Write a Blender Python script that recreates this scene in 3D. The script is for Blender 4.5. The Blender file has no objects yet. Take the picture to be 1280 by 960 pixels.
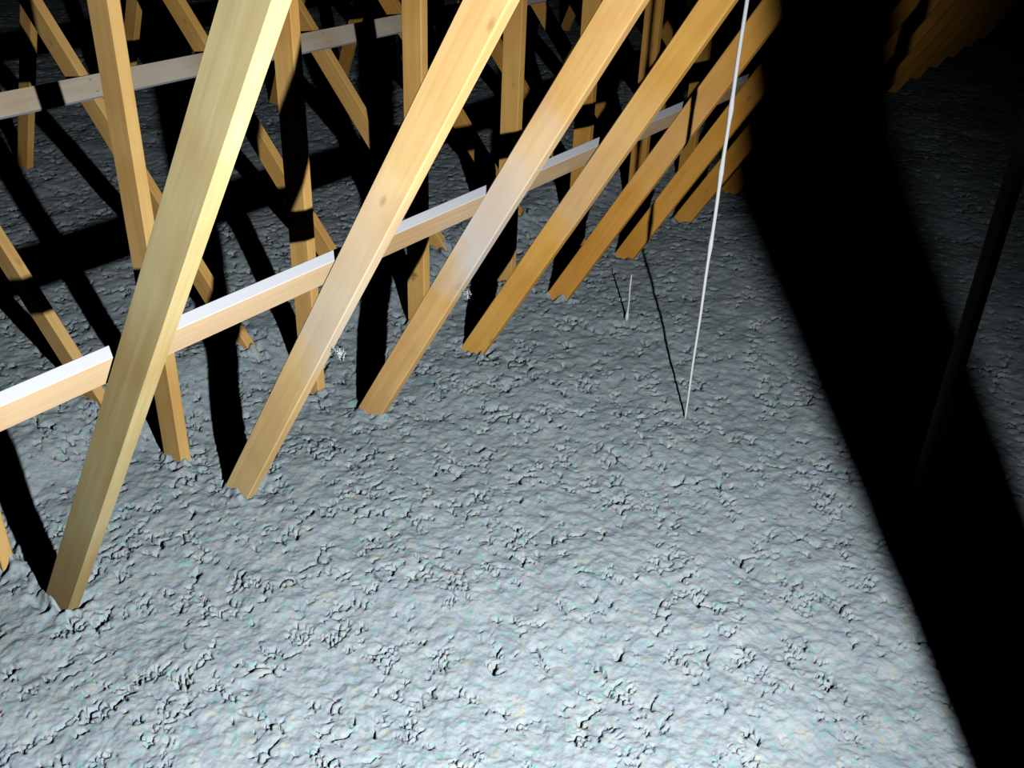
import bpy, bmesh, math, random
import numpy as np
from mathutils import Vector, Matrix

random.seed(7)
C = bpy.context.scene.collection
SC = bpy.context.scene

# ------------------------------------------------------------------ camera
CAM_H = 1.867
cam_d = bpy.data.cameras.new('camera')
cam = bpy.data.objects.new('camera', cam_d)
C.objects.link(cam)
R = Vector((0.81763126, 0.57459693, 0.03629724))
D = Vector((0.31682794, -0.39640307, -0.8616755))
F = Vector((-0.48072775, 0.71603281, -0.5061599))
M = Matrix((R, -D, -F)).transposed().to_4x4()
M.translation = Vector((0, 0, CAM_H))
cam.matrix_world = M
cam_d.sensor_width = 36
cam_d.lens = 36 * 1232.84 / 1280
cam_d.clip_start = 0.02
SC.camera = cam

# ------------------------------------------------------------------ world, light, exposure
w = bpy.data.worlds.new('world')
SC.world = w
w.use_nodes = True
w.node_tree.nodes['Background'].inputs[0].default_value = (0, 0, 0, 1)
w.node_tree.nodes['Background'].inputs[1].default_value = 0
SC.view_settings.view_transform = 'Standard'
SC.view_settings.look = 'None'
SC.view_settings.gamma = 1
SC.view_settings.use_curve_mapping = False
SC.view_settings.exposure = 0.0
SC.cycles.max_bounces = 3
SC.cycles.diffuse_bounces = 0

LIGHT = Vector((0.47, 0.43, 1.62))
ld = bpy.data.lights.new('work_light', 'SPOT')
ld.energy = 490
ld.color = (0.97, 0.99, 1.0)
ld.shadow_soft_size = 0.014
ld.spot_size = math.radians(111)
ld.spot_blend = 1.0
lo = bpy.data.objects.new('work_light', ld)
lo.location = LIGHT
AIM = Vector((-1.45, 1.42, 0.42))
lo.rotation_euler = (AIM - LIGHT).to_track_quat('-Z', 'Y').to_euler()
C.objects.link(lo)

# ------------------------------------------------------------------ materials
def new_mat(name):
    m = bpy.data.materials.new(name)
    m.use_nodes = True
    nt = m.node_tree
    b = nt.nodes['Principled BSDF']
    b.inputs['Roughness'].default_value = 0.85
    b.inputs['Specular IOR Level'].default_value = 0.15
    return m, nt, b

def N(nt, t, **kw):
    n = nt.nodes.new(t)
    for k, v in kw.items():
        setattr(n, k, v)
    return n

def ramp(nt, stops):
    r = nt.nodes.new('ShaderNodeValToRGB')
    e = r.color_ramp.elements
    e[0].position, e[0].color = stops[0][0], (*stops[0][1], 1)
    e[1].position, e[1].color = stops[-1][0], (*stops[-1][1], 1)
    for p, c in stops[1:-1]:
        x = e.new(p)
        x.color = (*c, 1)
    return r

def wood_mat(name, light, dark, knot):
    m, nt, b = new_mat(name)
    L = nt.links
    tc = N(nt, 'ShaderNodeTexCoord')
    oi = N(nt, 'ShaderNodeObjectInfo')
    off = N(nt, 'ShaderNodeVectorMath', operation='MULTIPLY_ADD')
    cmb = N(nt, 'ShaderNodeCombineXYZ')
    for i in range(3):
        L.new(oi.outputs['Random'], cmb.inputs[i])
    off.inputs[1].default_value = (3.1, 5.3, 17.7)
    L.new(cmb.outputs[0], off.inputs[0])
    L.new(tc.outputs['Object'], off.inputs[2])
    mp = N(nt, 'ShaderNodeMapping')
    mp.inputs['Scale'].default_value = (26, 26, 1.5)
    L.new(off.outputs[0], mp.inputs[0])
    grain = N(nt, 'ShaderNodeTexNoise')
    grain.inputs['Scale'].default_value = 1.6
    grain.inputs['Detail'].default_value = 5
    grain.inputs['Distortion'].default_value = 0.6
    L.new(mp.outputs[0], grain.inputs['Vector'])
    patch = N(nt, 'ShaderNodeTexNoise')
    patch.inputs['Scale'].default_value = 2.6
    patch.inputs['Detail'].default_value = 3
    L.new(off.outputs[0], patch.inputs['Vector'])
    gr = ramp(nt, [(0.3, dark), (0.62, light)])
    L.new(grain.outputs['Fac'], gr.inputs[0])
    # object tint
    mx = N(nt, 'ShaderNodeMix', data_type='RGBA', blend_type='MULTIPLY')
    mx.inputs['Factor'].default_value = 1
    L.new(gr.outputs[0], mx.inputs['A'])
    L.new(oi.outputs['Color'], mx.inputs['B'])
    pr = ramp(nt, [(0.35, (0.82, 0.70, 0.55)), (0.6, (1.0, 1.0, 1.0))])
    L.new(patch.outputs['Fac'], pr.inputs[0])
    mx2 = N(nt, 'ShaderNodeMix', data_type='RGBA', blend_type='MULTIPLY')
    mx2.inputs['Factor'].default_value = 0.8
    L.new(mx.outputs['Result'], mx2.inputs['A'])
    L.new(pr.outputs[0], mx2.inputs['B'])
    # knots
    mk = N(nt, 'ShaderNodeMapping')
    mk.inputs['Scale'].default_value = (9, 9, 4.2)
    L.new(off.outputs[0], mk.inputs[0])
    vo = N(nt, 'ShaderNodeTexVoronoi')
    vo.inputs['Scale'].default_value = 1
    L.new(mk.outputs[0], vo.inputs['Vector'])
    kr = ramp(nt, [(0.03, (1, 1, 1)), (0.10, (0, 0, 0))])
    L.new(vo.outputs['Distance'], kr.inputs[0])
    mx3 = N(nt, 'ShaderNodeMix', data_type='RGBA')
    L.new(kr.outputs[0], mx3.inputs['Factor'])
    L.new(mx2.outputs['Result'], mx3.inputs['A'])
    mx3.inputs['B'].default_value = (*knot, 1)
    # whitish tone: the object colour's alpha sets how much, a band along the board's length
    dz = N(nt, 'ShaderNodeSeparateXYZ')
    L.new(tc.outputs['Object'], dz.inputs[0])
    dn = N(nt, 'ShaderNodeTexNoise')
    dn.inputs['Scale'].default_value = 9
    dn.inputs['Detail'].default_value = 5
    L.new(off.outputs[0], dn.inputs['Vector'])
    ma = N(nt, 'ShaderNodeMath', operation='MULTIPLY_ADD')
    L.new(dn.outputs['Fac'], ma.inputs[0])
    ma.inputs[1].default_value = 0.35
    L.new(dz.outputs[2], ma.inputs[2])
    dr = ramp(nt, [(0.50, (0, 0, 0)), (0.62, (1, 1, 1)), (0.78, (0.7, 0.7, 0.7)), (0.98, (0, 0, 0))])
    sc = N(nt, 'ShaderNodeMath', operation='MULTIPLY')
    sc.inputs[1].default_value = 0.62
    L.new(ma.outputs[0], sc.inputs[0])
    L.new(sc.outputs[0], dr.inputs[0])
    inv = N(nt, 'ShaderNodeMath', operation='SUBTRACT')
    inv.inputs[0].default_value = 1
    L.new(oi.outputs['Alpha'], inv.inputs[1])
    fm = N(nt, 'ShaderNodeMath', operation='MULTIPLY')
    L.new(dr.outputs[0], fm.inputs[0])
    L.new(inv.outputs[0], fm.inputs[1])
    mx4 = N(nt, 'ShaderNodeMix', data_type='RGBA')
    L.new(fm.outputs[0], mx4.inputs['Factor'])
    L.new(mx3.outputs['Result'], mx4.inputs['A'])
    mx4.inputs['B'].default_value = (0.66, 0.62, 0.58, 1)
    L.new(mx4.outputs['Result'], b.inputs['Base Color'])
    bp = N(nt, 'ShaderNodeBump')
    bp.inputs['Strength'].default_value = 0.25
    bp.inputs['Distance'].default_value = 0.002
    L.new(grain.outputs['Fac'], bp.inputs['Height'])
    L.new(bp.outputs[0], b.inputs['Normal'])
    return m

WOOD = wood_mat('pine_stud', (0.76, 0.56, 0.26), (0.66, 0.47, 0.19), (0.42, 0.26, 0.10))
STRIP = wood_mat('pine_strip', (0.68, 0.50, 0.30), (0.60, 0.43, 0.25), (0.36, 0.24, 0.14))
def lit_edges(m):
    """narrow edges coloured whiter, standing in for light falling on the top of the strip"""
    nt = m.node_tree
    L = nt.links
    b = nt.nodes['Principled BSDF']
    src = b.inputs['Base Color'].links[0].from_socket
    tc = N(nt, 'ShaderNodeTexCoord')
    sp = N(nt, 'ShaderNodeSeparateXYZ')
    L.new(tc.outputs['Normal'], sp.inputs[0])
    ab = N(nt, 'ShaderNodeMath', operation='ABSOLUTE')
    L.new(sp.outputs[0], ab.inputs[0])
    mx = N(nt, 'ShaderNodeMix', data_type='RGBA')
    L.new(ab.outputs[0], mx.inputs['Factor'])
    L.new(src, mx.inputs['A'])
    mx.inputs['B'].default_value = (0.52, 0.53, 0.57, 1)  # bright lit top edge put into the strip's colour
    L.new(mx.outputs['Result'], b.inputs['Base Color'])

lit_edges(STRIP)
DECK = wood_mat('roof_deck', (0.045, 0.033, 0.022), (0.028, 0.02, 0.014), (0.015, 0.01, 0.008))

def plain(name, col, rough=0.8, spec=0.15):
    m, nt, b = new_mat(name)
    n = N(nt, 'ShaderNodeTexNoise')
    n.inputs['Scale'].default_value = 60
    r = ramp(nt, [(0.3, tuple(c * 0.85 for c in col)), (0.7, col)])
    nt.links.new(n.outputs['Fac'], r.inputs[0])
    nt.links.new(r.outputs[0], b.inputs['Base Color'])
    b.inputs['Roughness'].default_value = rough
    b.inputs['Specular IOR Level'].default_value = spec
    return m

CORD = plain('white_cord', (0.80, 0.82, 0.84))
PIPE = plain('black_pipe', (0.006, 0.006, 0.005), 0.6, 0.1)
FLUFF = plain('pale_fluff', (0.72, 0.78, 0.82))
NAIL = plain('nail_steel', (0.35, 0.36, 0.38), 0.4, 0.5)

def insulation_mat():
    m, nt, b = new_mat('loose_fill_insulation')
    L = nt.links
    tc = N(nt, 'ShaderNodeTexCoord')
    n1 = N(nt, 'ShaderNodeTexNoise')
    n1.inputs['Scale'].default_value = 42
    n1.inputs['Detail'].default_value = 4
    n2 = N(nt, 'ShaderNodeTexNoise')
    n2.inputs['Scale'].default_value = 14
    n2.inputs['Detail'].default_value = 3
    for n in (n1, n2):
        L.new(tc.outputs['Object'], n.inputs['Vector'])
    r1 = ramp(nt, [(0.30, (0.35, 0.405, 0.43)), (0.5, (0.41, 0.47, 0.485)), (0.72, (0.48, 0.53, 0.515))])
    L.new(n2.outputs['Fac'], r1.inputs[0])
    # faint coloured fibres: pink, green, lilac
    r2 = ramp(nt, [(0.38, (0.66, 0.95, 0.90)), (0.45, (1.0, 0.80, 0.98)), (0.51, (0.84, 1.0, 0.90)),
                   (0.57, (0.82, 0.84, 1.06)), (0.64, (1.0, 0.93, 0.80))])
    L.new(n1.outputs['Fac'], r2.inputs[0])
    mx = N(nt, 'ShaderNodeMix', data_type='RGBA', blend_type='MULTIPLY')
    mx.inputs['Factor'].default_value = 0.9
    L.new(r1.outputs[0], mx.inputs['A'])
    L.new(r2.outputs[0], mx.inputs['B'])
    L.new(mx.outputs['Result'], b.inputs['Base Color'])
    b.inputs['Roughness'].default_value = 1
    b.inputs['Specular IOR Level'].default_value = 0
    n3 = N(nt, 'ShaderNodeTexNoise')
    n3.inputs['Scale'].default_value = 90
    n3.inputs['Detail'].default_value = 5
    L.new(tc.outputs['Object'], n3.inputs['Vector'])
    bp = N(nt, 'ShaderNodeBump')
    bp.inputs['Strength'].default_value = 0.8
    bp.inputs['Distance'].default_value = 0.004
    L.new(n3.outputs['Fac'], bp.inputs['Height'])
    L.new(bp.outputs[0], b.inputs['Normal'])
    return m

INS = insulation_mat()

# ------------------------------------------------------------------ helpers
def link(name, me, mat, parent=None):
    o = bpy.data.objects.new(name, me)
    if mat and not me.materials:
        me.materials.append(mat)
    C.objects.link(o)
    if parent:
        o.parent = parent
    return o

def tag(o, label, cat, group=None):
    o['label'] = label
    o['category'] = cat
    if group:
        o['group'] = group
    return o

def structure(o, label=None):
    o['kind'] = 'structure'
    if label:
        o['label'] = label
    return o

def board_mesh(name, wx, wy, length, bev=0.003, segs=8, bow=0.0, z0=0.0):
    """board along local Z from z0 to z0+length, wx wide in X, wy thick in Y, eased edges, slight bow"""
    hx, hy = wx / 2, wy / 2
    ring = []
    for sx, sy in ((1, 1), (-1, 1), (-1, -1), (1, -1)):
        pts = [(sx * hx, sy * (hy - bev)), (sx * (hx - bev), sy * hy)]
        if sx * sy < 0:
            pts.reverse()
        ring += pts
    vs, fs = [], []
    for i in range(segs + 1):
        t = i / segs
        b = bow * math.sin(math.pi * t)
        for x, y in ring:
            vs.append((x + b, y, z0 + length * t))
    n = 8
    for i in range(segs):
        for k in range(n):
            a, c = i * n + k, i * n + (k + 1) % n
            fs.append((a, c, c + n, a + n))
    fs.append(tuple(range(n))[::-1])
    fs.append(tuple(segs * n + k for k in range(n)))
    me = bpy.data.meshes.new(name)
    me.from_pydata(vs, [], fs)
    bm = bmesh.new()
    bm.from_mesh(me)
    bmesh.ops.recalc_face_normals(bm, faces=bm.faces)
    bm.to_mesh(me)
    bm.free()
    return me

def tube_mesh(name, pts, radii, n=12):
    vs, fs = [], []
    for i, p in enumerate(pts):
        p = Vector(p)
        a = Vector(pts[max(i - 1, 0)])
        b = Vector(pts[min(i + 1, len(pts) - 1)])
        t = (b - a).normalized()
        u = t.cross(Vector((0.3, 1, 0.1))).normalized()
        v = t.cross(u)
        for k in range(n):
            an = 2 * math.pi * k / n
            vs.append(p + (u * math.cos(an) + v * math.sin(an)) * radii[i])
    for i in range(len(pts) - 1):
        for k in range(n):
            a, c = i * n + k, i * n + (k + 1) % n
            fs.append((a, c, c + n, a + n))
    fs.append(tuple(range(n))[::-1])
    fs.append(tuple((len(pts) - 1) * n + k for k in range(n)))
    me = bpy.data.meshes.new(name)
    me.from_pydata(vs, [], fs)
    bm = bmesh.new()
    bm.from_mesh(me)
    bmesh.ops.recalc_face_normals(bm, faces=bm.faces)
    for f in bm.faces:
        f.smooth = len(f.verts) == 4
    bm.to_mesh(me)
    bm.free()
    return me

# ------------------------------------------------------------------ insulation surface (the attic floor)
def hsh(ix, iy, s):
    h = (ix.astype(np.int64) * 374761393 + iy.astype(np.int64) * 668265263 + s * 974711) & 0xffffffff
    h = ((h ^ (h >> 13)) * 1274126177) & 0xffffffff
    h = h ^ (h >> 16)
    return (h & 0xffffff) / float(0xffffff)

def vnoise(x, y, s):
    ix, iy = np.floor(x), np.floor(y)
    fx, fy = x - ix, y - iy
    fx = fx * fx * (3 - 2 * fx)
    fy = fy * fy * (3 - 2 * fy)
    a, b = hsh(ix, iy, s), hsh(ix + 1, iy, s)
    c, d = hsh(ix, iy + 1, s), hsh(ix + 1, iy + 1, s)
    return (a + (b - a) * fx) * (1 - fy) + (c + (d - c) * fx) * fy

def fbm(x, y, s, o=3):
    t, a, n = 0, 1, 0
    for k in range(o):
        t = t + a * vnoise(x * 2 ** k + 3.7 * k, y * 2 ** k, s + k)
        n += a
        a *= 0.5
    return t / n * 2 - 1

def voro(x, y, s):
    ix, iy = np.floor(x), np.floor(y)
    f1 = np.full(x.shape, 9.0)
    f2 = np.full(x.shape, 9.0)
    idv = np.zeros(x.shape)
    for dx in (-1, 0, 1):
        for dy in (-1, 0, 1):
            cx, cy = ix + dx, iy + dy
            px = cx + 0.15 + 0.7 * hsh(cx, cy, s)
            py = cy + 0.15 + 0.7 * hsh(cx, cy, s + 11)
            d = np.hypot(px - x, py - y)
            near = d < f1
            f2 = np.where(near, f1, np.minimum(f2, d))
            idv = np.where(near, hsh(cx, cy, s + 23), idv)
            f1 = np.where(near, d, f1)
    return f1, f2, idv

def height(x, y):
    wx = x + 0.030 * fbm(x * 20, y * 20, 5, 3)
    wy = y + 0.030 * fbm(x * 20, y * 20, 9, 3)
    h = 0.026 * fbm(x * 1.3, y * 1.3, 31, 2) + 0.014 * fbm(x * 5, y * 5, 41, 3)
    # the fill is banked a little higher on the far side of the stud feet
    k = np.clip((-2.44 - x) / 0.30, 0, 1)
    h += 0.065 * k * k * (3 - 2 * k)
    f1, f2, iv = voro(wx * 19, wy * 19, 3)
    h += 0.004 * (1 - f1) + (iv - 0.5) * 0.003 * np.clip((f2 - f1) * 2, 0, 1)
    g1, g2, jv = voro(wx * 55 + 7, wy * 55, 13)
    h += 0.0025 * (1 - g1)
    # torn crevices where clumps part, sparse and ragged
    m1 = np.clip(fbm(x * 13, y * 13, 71, 3) * 5 - 0.45 - 0.35 * np.clip(x + 1.6, -0.6, 1), 0, 1) * np.clip(fbm(x * 30, y * 30, 73, 2) * 4, 0, 1)
    h -= 0.060 * np.clip(1.1 - (f2 - f1) / 0.11, 0, 1) * m1
    m2 = np.clip(fbm(x * 17, y * 17, 77, 3) * 5 - 0.15 - 0.35 * np.clip(x + 1.6, -0.6, 1), 0, 1) * np.clip(fbm(x * 40, y * 40, 79, 2) * 4, 0, 1)
    h -= 0.032 * np.clip(1.1 - (g2 - g1) / 0.20, 0, 1) * m2
    h += 0.0050 * fbm(x * 45, y * 45, 51, 3)
    return h

def build_floor():
    rad = np.pi / 180
    az = np.concatenate([np.arange(-180, -92, 2.0), np.arange(-92, 8, 0.1), np.arange(8, 180.1, 2.0)]) * rad
    rr = np.concatenate([[0.01, 0.2, 0.4, 0.55], np.geomspace(0.62, 12.5, 1180), [13.5, 15, 17, 21]])
    A_, R_ = np.meshgrid(az, rr, indexing='ij')
    X, Y = R_ * np.sin(A_), R_ * np.cos(A_)
    X = np.clip(X, -10.6, 10.1)
    Y = np.clip(Y, -2.45, 11.75)
    Z = height(X, Y)
    fade = np.clip((12.0 - R_) / 3, 0, 1)
    Z = Z * (0.4 + 0.6 * fade)
    # hollows pressed around the feet of the webs
    for n in range(0, 8):
        for fx in (-2.055, -2.345, -2.68):
            d2 = ((X - fx) / 0.075) ** 2 + ((Y - (0.9416 + 0.6096 * n) - 0.019) / 0.055) ** 2
            g = np.exp(-d2)
            k = g > 0.01
            Z[k] += (0.055 * fbm(X[k] * 34, Y[k] * 34, 91, 2) - 0.004) * g[k]
    na, nr = X.shape
    co = np.stack([X, Y, Z], -1).reshape(-1, 3).astype(np.float32)
    i, j = np.meshgrid(np.arange(na - 1), np.arange(nr - 1), indexing='ij')
    a = (i * nr + j).ravel()
    q = np.stack([a, a + 1, a + nr + 1, a + nr], -1)
    p0, p2 = co[q[:, 0]], co[q[:, 2]]
    p1, p3 = co[q[:, 1]], co[q[:, 3]]
    ar = np.abs((p2 - p0)[:, 0] * (p3 - p1)[:, 1] - (p2 - p0)[:, 1] * (p3 - p1)[:, 0])
    q = q[ar > 1e-9].astype(np.int32)
    me = bpy.data.meshes.new('floor')
    me.vertices.add(len(co))
    me.vertices.foreach_set('co', co.ravel())
    me.loops.add(q.size)
    me.loops.foreach_set('vertex_index', q.ravel())
    me.polygons.add(len(q))
    me.polygons.foreach_set('loop_start', np.arange(0, q.size, 4, dtype=np.int32))
    me.polygons.foreach_set('loop_total', np.full(len(q), 4, dtype=np.int32))
    me.polygons.foreach_set('use_smooth', np.ones(len(q), dtype=bool))
    me.update(calc_edges=True)
    me.validate()
    me.flip_normals() if me.polygons[len(q) // 2].normal.z < 0 else None
    structure(link('floor', me, INS), 'attic floor buried in pale grey loose blown insulation')

build_floor()

# ------------------------------------------------------------------ roof and gable walls
PX, PZ, SL = -0.25, 3.25, 0.30           # ridge x, ridge z (under the deck), slope
def roof_z(x):
    return PZ - SL * abs(x - PX)

def slab(name, quad, thick, mat, label):
    bm = bmesh.new()
    n = (Vector(quad[1]) - Vector(quad[0])).cross(Vector(quad[2]) - Vector(quad[0])).normalized()
    lo_ = [bm.verts.new(p) for p in quad]
    hi_ = [bm.verts.new(Vector(p) + n * thick) for p in quad]
    bm.faces.new(lo_)
    bm.faces.new(hi_[::-1])
    for k in range(len(quad)):
        bm.faces.new((lo_[k], hi_[k], hi_[(k + 1) % len(quad)], lo_[(k + 1) % len(quad)]))
    bmesh.ops.recalc_face_normals(bm, faces=bm.faces)
    me = bpy.data.meshes.new(name)
    bm.to_mesh(me)
    bm.free()
    return structure(link(name, me, mat), label)

Y0, Y1 = -2.5, 11.9
XL, XR = -10.9, 10.4
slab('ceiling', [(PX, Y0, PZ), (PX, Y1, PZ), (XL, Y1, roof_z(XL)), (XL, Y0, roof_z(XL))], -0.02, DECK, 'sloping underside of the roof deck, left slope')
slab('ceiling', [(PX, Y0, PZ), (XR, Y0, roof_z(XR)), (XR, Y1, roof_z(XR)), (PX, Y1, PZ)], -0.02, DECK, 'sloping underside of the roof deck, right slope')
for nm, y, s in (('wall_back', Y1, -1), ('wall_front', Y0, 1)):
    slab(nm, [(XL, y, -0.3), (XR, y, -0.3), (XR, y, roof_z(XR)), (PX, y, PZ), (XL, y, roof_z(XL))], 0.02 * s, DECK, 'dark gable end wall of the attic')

# ------------------------------------------------------------------ trusses
SP, TY = 0.6096, 0.9416
TH, WD = 0.038, 0.089
NT = 18
ANG_A = 0.5335
ANG_C = -math.atan(0.885)
ANG_D = math.atan(0.40)
ANG_E = -math.atan(0.31)

def web_len(x0, ang):
    """length along the web from z=0 at x0 to the top chord"""
    dx, dz = math.sin(ang), math.cos(ang)
    t = 0.0
    while t < 6 and t * dz < roof_z(x0 + t * dx) - 0.10:
        t += 0.01
    return t

WEBS = {'A': (-2.055, ANG_A), 'B': (-2.345, 0.0), 'C': (-2.680, ANG_C), 'D': (-5.15, ANG_D), 'E': (0.706, ANG_E)}
BURY = 0.16
meshes = {}
for k, (x0, ang) in WEBS.items():
    L_ = web_len(x0, ang)
    for v in range(3):
        meshes[k, v] = board_mesh('web_' + k + str(v), 0.112 if k == 'E' else WD, TH, L_ + BURY, bow=(v - 1) * 0.004, z0=-BURY)
Lc = (PX - XL - 0.3) / math.cos(math.atan(SL))
top_l = board_mesh('chord_left', WD, TH, Lc)
Lr = (XR - PX - 0.3) / math.cos(math.atan(SL))
top_r = board_mesh('chord_right', WD, TH, Lr)

TL = {
 0: 'nearest roof truss, its broad tan diagonal stud sinking into the insulation at lower left',
 1: 'second nearest roof truss, knotty pale tan diagonal stud with a whitish lower half',
 2: 'third roof truss back, diagonal stud with a whitish middle and an orange-brown lower end',
 3: 'fourth roof truss back, yellow-orange diagonal stud rooted just right of the orange-ended one',
 4: 'fifth roof truss back, orange diagonal stud rooted just left of the short white thread',
 5: 'sixth roof truss back, short orange diagonal stud with the thin cord shadow on it',
 6: 'seventh roof truss back, dim brown diagonal stud behind the upper white cord',
 7: 'eighth roof truss back, dark brown diagonal stud rooted at the edge of the broad shadow',
}
# colour of the timber of each truss: (A, others, whitish band on A)
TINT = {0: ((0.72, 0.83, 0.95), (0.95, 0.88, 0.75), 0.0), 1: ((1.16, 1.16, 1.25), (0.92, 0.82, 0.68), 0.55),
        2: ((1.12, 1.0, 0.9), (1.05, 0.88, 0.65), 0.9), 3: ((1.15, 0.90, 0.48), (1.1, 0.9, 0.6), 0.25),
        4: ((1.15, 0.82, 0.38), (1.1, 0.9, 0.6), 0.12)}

for n in range(NT):
    y = TY + SP * n + TH / 2
    t = bpy.data.objects.new('roof_truss', None)
    t.location = (-2.345, y, 0)
    t.empty_display_size = 0.2
    C.objects.link(t)
    lab = TL.get(n, 'far roof truss of brown studs, one of those merging into darkness at the top right')
    tag(t, lab, 'truss', 'roof trusses' if n in TL else 'far roof trusses lost in the dark')
    ta, to, whitish_band = TINT.get(n, ((1.15, 0.78, 0.30), (1.0, 0.74, 0.38), 0.0))
    for k, (x0, ang) in WEBS.items():
        if k == 'E' and n > 0:
            continue                      # the photograph shows nothing of the others
        o = link('vertical_stud' if k == 'B' else 'diagonal_stud', meshes[k, (n * 2 + ord(k)) % 3], WOOD, t)
        o.location = (x0 + 2.345, 0, 0)
        o.rotation_euler = (0, ang, 0)
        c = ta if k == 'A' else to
        o.color = (*c, 1 - (whitish_band if k == 'A' else 0))
    a = math.atan(SL)
    z = PZ - 0.05
    o = link('top_chord', top_l, WOOD, t)
    o.location = (PX - 0.015 + 2.345, 0, z - 0.005)
    o.rotation_euler = (0, -math.pi / 2 - a, 0)
    o = link('top_chord', top_r, WOOD, t)
    o.location = (PX + 0.015 + 2.345, 0, z - 0.005)
    o.rotation_euler = (0, math.pi / 2 + a, 0)

# ------------------------------------------------------------------ bracing strips nailed to the studs
def strip(name, ang, x_edge, z_edge, side, thick, y0, y1, label, col, nail_ns, width=0.089):
    """board along Y lying on the edge of the studs; (x_edge, z_edge) is its centre line"""
    L_ = y1 - y0
    me = board_mesh(name, width, thick, L_, bev=0.0015, segs=20)
    # local: X = width, Y = thickness, Z = length -> world: Z->Y, X->stud direction, Y->normal
    d = Vector((math.sin(ang), 0, math.cos(ang)))
    yv = Vector((0, 1, 0))
    nrm = yv.cross(d)
    Mx = Matrix((d, nrm, yv)).transposed().to_4x4()
    Mx.translation = Vector((x_edge, y0, z_edge))
    o = link(name, me, STRIP)
    o.matrix_world = Mx
    o.color = (*col, 1)
    tag(o, label, 'wood strip')
    for n in nail_ns:
        for s in (-1, 1):
            pz = TY + SP * n + TH / 2 - y0
            q = link('nail', NAILM, NAIL, o)
            q.location = (s * 0.025, side * thick / 2, pz)
            q.rotation_euler = (-side * math.pi / 2, 0, 0)
    return o

NAILM = tube_mesh('nail', [(0, 0, -0.006), (0, 0, 0.0008), (0, 0, 0.0012)], [0.003, 0.0042, 0.0036], 8)

# brace on the upper-left edge of the leaning studs: stud centre at z = 0.89
dA = Vector((math.sin(ANG_A), 0, math.cos(ANG_A)))
nA = Vector((-math.cos(ANG_A), 0, math.sin(ANG_A)))
cA = Vector((-2.055, 0, 0)) + dA * ((0.905) / math.cos(ANG_A)) + nA * (WD / 2 + 0.0150)
cA.z -= 0.05
cA.x -= 0.03
strip('bracing_strip', ANG_A, cA.x, cA.z, 1, 0.029, -0.25, 11.6,
      'long pale wood strip running behind all the near leaning studs from the left edge', (1, 1, 1), [])
dC = Vector((math.sin(ANG_C), 0, math.cos(ANG_C)))
nC = Vector((math.cos(ANG_C), 0, -math.sin(ANG_C)))
cC = Vector((-2.68, 0, 0)) + dC * (0.865 / math.cos(ANG_C)) + nC * (WD / 2 + 0.0100)
strip('bracing_strip', ANG_C, cC.x, cC.z, 1, 0.019, 0.6, 11.6,
      'grey-white wood strip higher up at top left, striped by stud shadows', (1.05, 1.3, 1.8), [1, 2, 3, 4, 5, 6])

# ------------------------------------------------------------------ cord, pipe, thread and fluff
random.seed(3)
pts, rad = [], []
top = roof_z(-1.148) - 0.12
for i in range(60):
    z = -0.02 + (top + 0.02) * i / 59
    k = 0.0006 * math.sin(i * 0.9)
    pts.append((-1.148 + k, 2.825 + 0.5 * k, z))
    r = 0.0032 + 0.0028 * min(1, z / 0.8)
    if i in (14, 19, 23):
        r *= 1.45
    rad.append(r)
o = link('hanging_cord', tube_mesh('hanging_cord', pts, rad, 8), CORD)
tag(o, 'thin white cord hanging straight down into the insulation right of the studs', 'cord')

pz = roof_z(-0.342)
zs = [-0.1, 0.0, 1.0, 1.9, 1.9001, 1.98, 1.9801, pz - 0.01]
rs = [0.025, 0.025, 0.025, 0.025, 0.030, 0.030, 0.025, 0.025]
o = link('upright_pipe', tube_mesh('upright_pipe', [(-0.342, 2.85, z) for z in zs], rs, 28), PIPE)
tag(o, 'dark upright pole or pipe standing in the broad shadow at the right edge', 'pipe')

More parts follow.
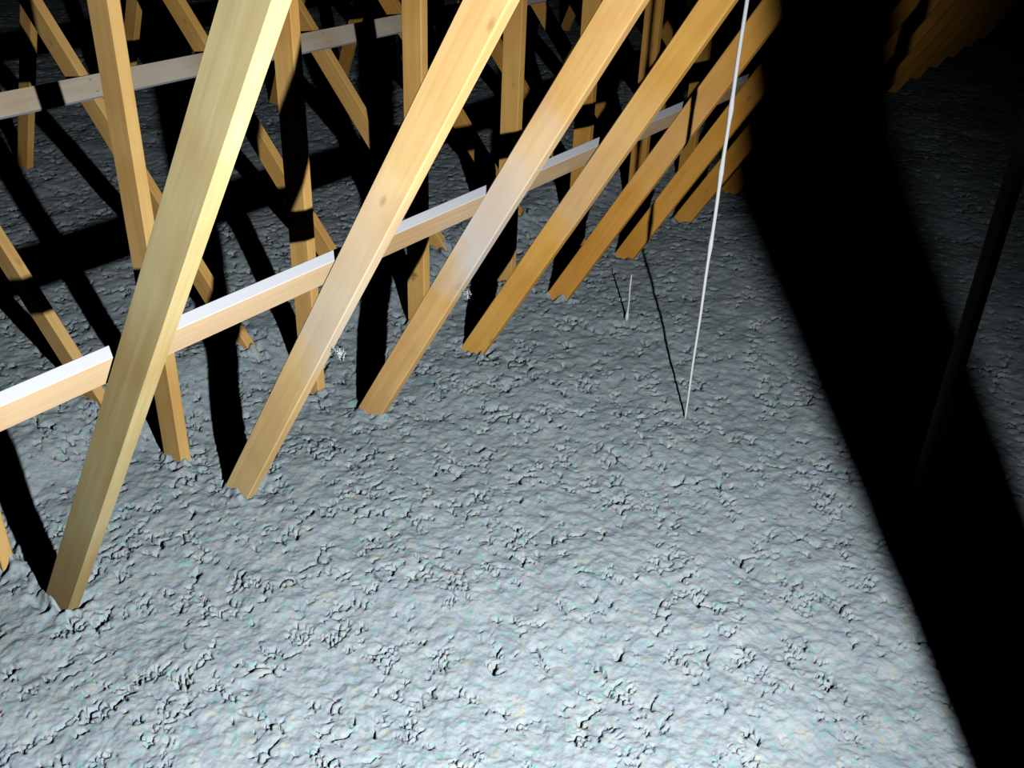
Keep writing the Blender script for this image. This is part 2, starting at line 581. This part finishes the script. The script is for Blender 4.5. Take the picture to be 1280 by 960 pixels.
tx, ty = -1.690, 3.364
t = link('dangling_thread', tube_mesh('dangling_thread', [(tx, ty, -0.01), (tx, ty, 0.03), (tx + .002, ty, 0.10), (tx - .001, ty, 0.17), (tx + .001, ty, 0.22)],
         [0.0042, 0.0045, 0.0030, 0.0036, 0.0020], 7), CORD)
tag(t, 'short broken white thread standing up from the insulation left of the cord', 'thread')
me = tube_mesh('thread_tip', [(0, 0, -0.02), (0, 0, 0.0), (0, 0, 0.02), (0, 0, 0.034)], [0.004, 0.0085, 0.007, 0.002], 8)
o = link('frayed_end', me, FLUFF, t)
o.location = (tx, ty, 0.02)

def tuft(loc, size, seed, label):
    rnd = random.Random(seed)
    bm = bmesh.new()
    for k in range(26):
        a = Vector([rnd.gauss(0, 0.35) for _ in range(3)]) * size
        d = Vector((rnd.uniform(-1, 1), rnd.uniform(-0.5, 0.5), rnd.uniform(-1, 1))).normalized() * size * rnd.uniform(0.5, 1.1)
        b = a + d * 0.5 + Vector([rnd.gauss(0, 0.15) for _ in range(3)]) * size
        c = a + d
        u = d.cross(Vector((0, 0, 1))).normalized() * size * 0.06
        v = d.cross(u).normalized() * size * 0.06
        rings = []
        for p_, s_ in ((a, 0.6), (b, 1.0), (c, 0.3)):
            rings.append([bm.verts.new(p_ + (u * math.cos(q) + v * math.sin(q)) * s_) for q in (0, 2.1, 4.2)])
        for r0, r1 in zip(rings, rings[1:]):
            for q in range(3):
                bm.faces.new((r0[q], r0[(q + 1) % 3], r1[(q + 1) % 3], r1[q]))
    me = bpy.data.meshes.new('insulation_tuft')
    bm.to_mesh(me)
    bm.free()
    o = link('insulation_tuft', me, FLUFF)
    o.location = loc
    tag(o, label, 'tuft')

tuft((-1.575, TY + SP + 0.01, 0.655), 0.018, 1, 'white fluff clinging to the right edge of the whitish knotty stud, above its foot')
tuft((-1.635, TY + 2 * SP + 0.01, 0.585), 0.014, 2, 'tiny white fleck on the right edge of the orange-ended stud')
tuft((-1.735, TY + 11 * SP - 0.012, 0.56), 0.018, 4, 'tiny pale fleck on the dark far studs at top right')
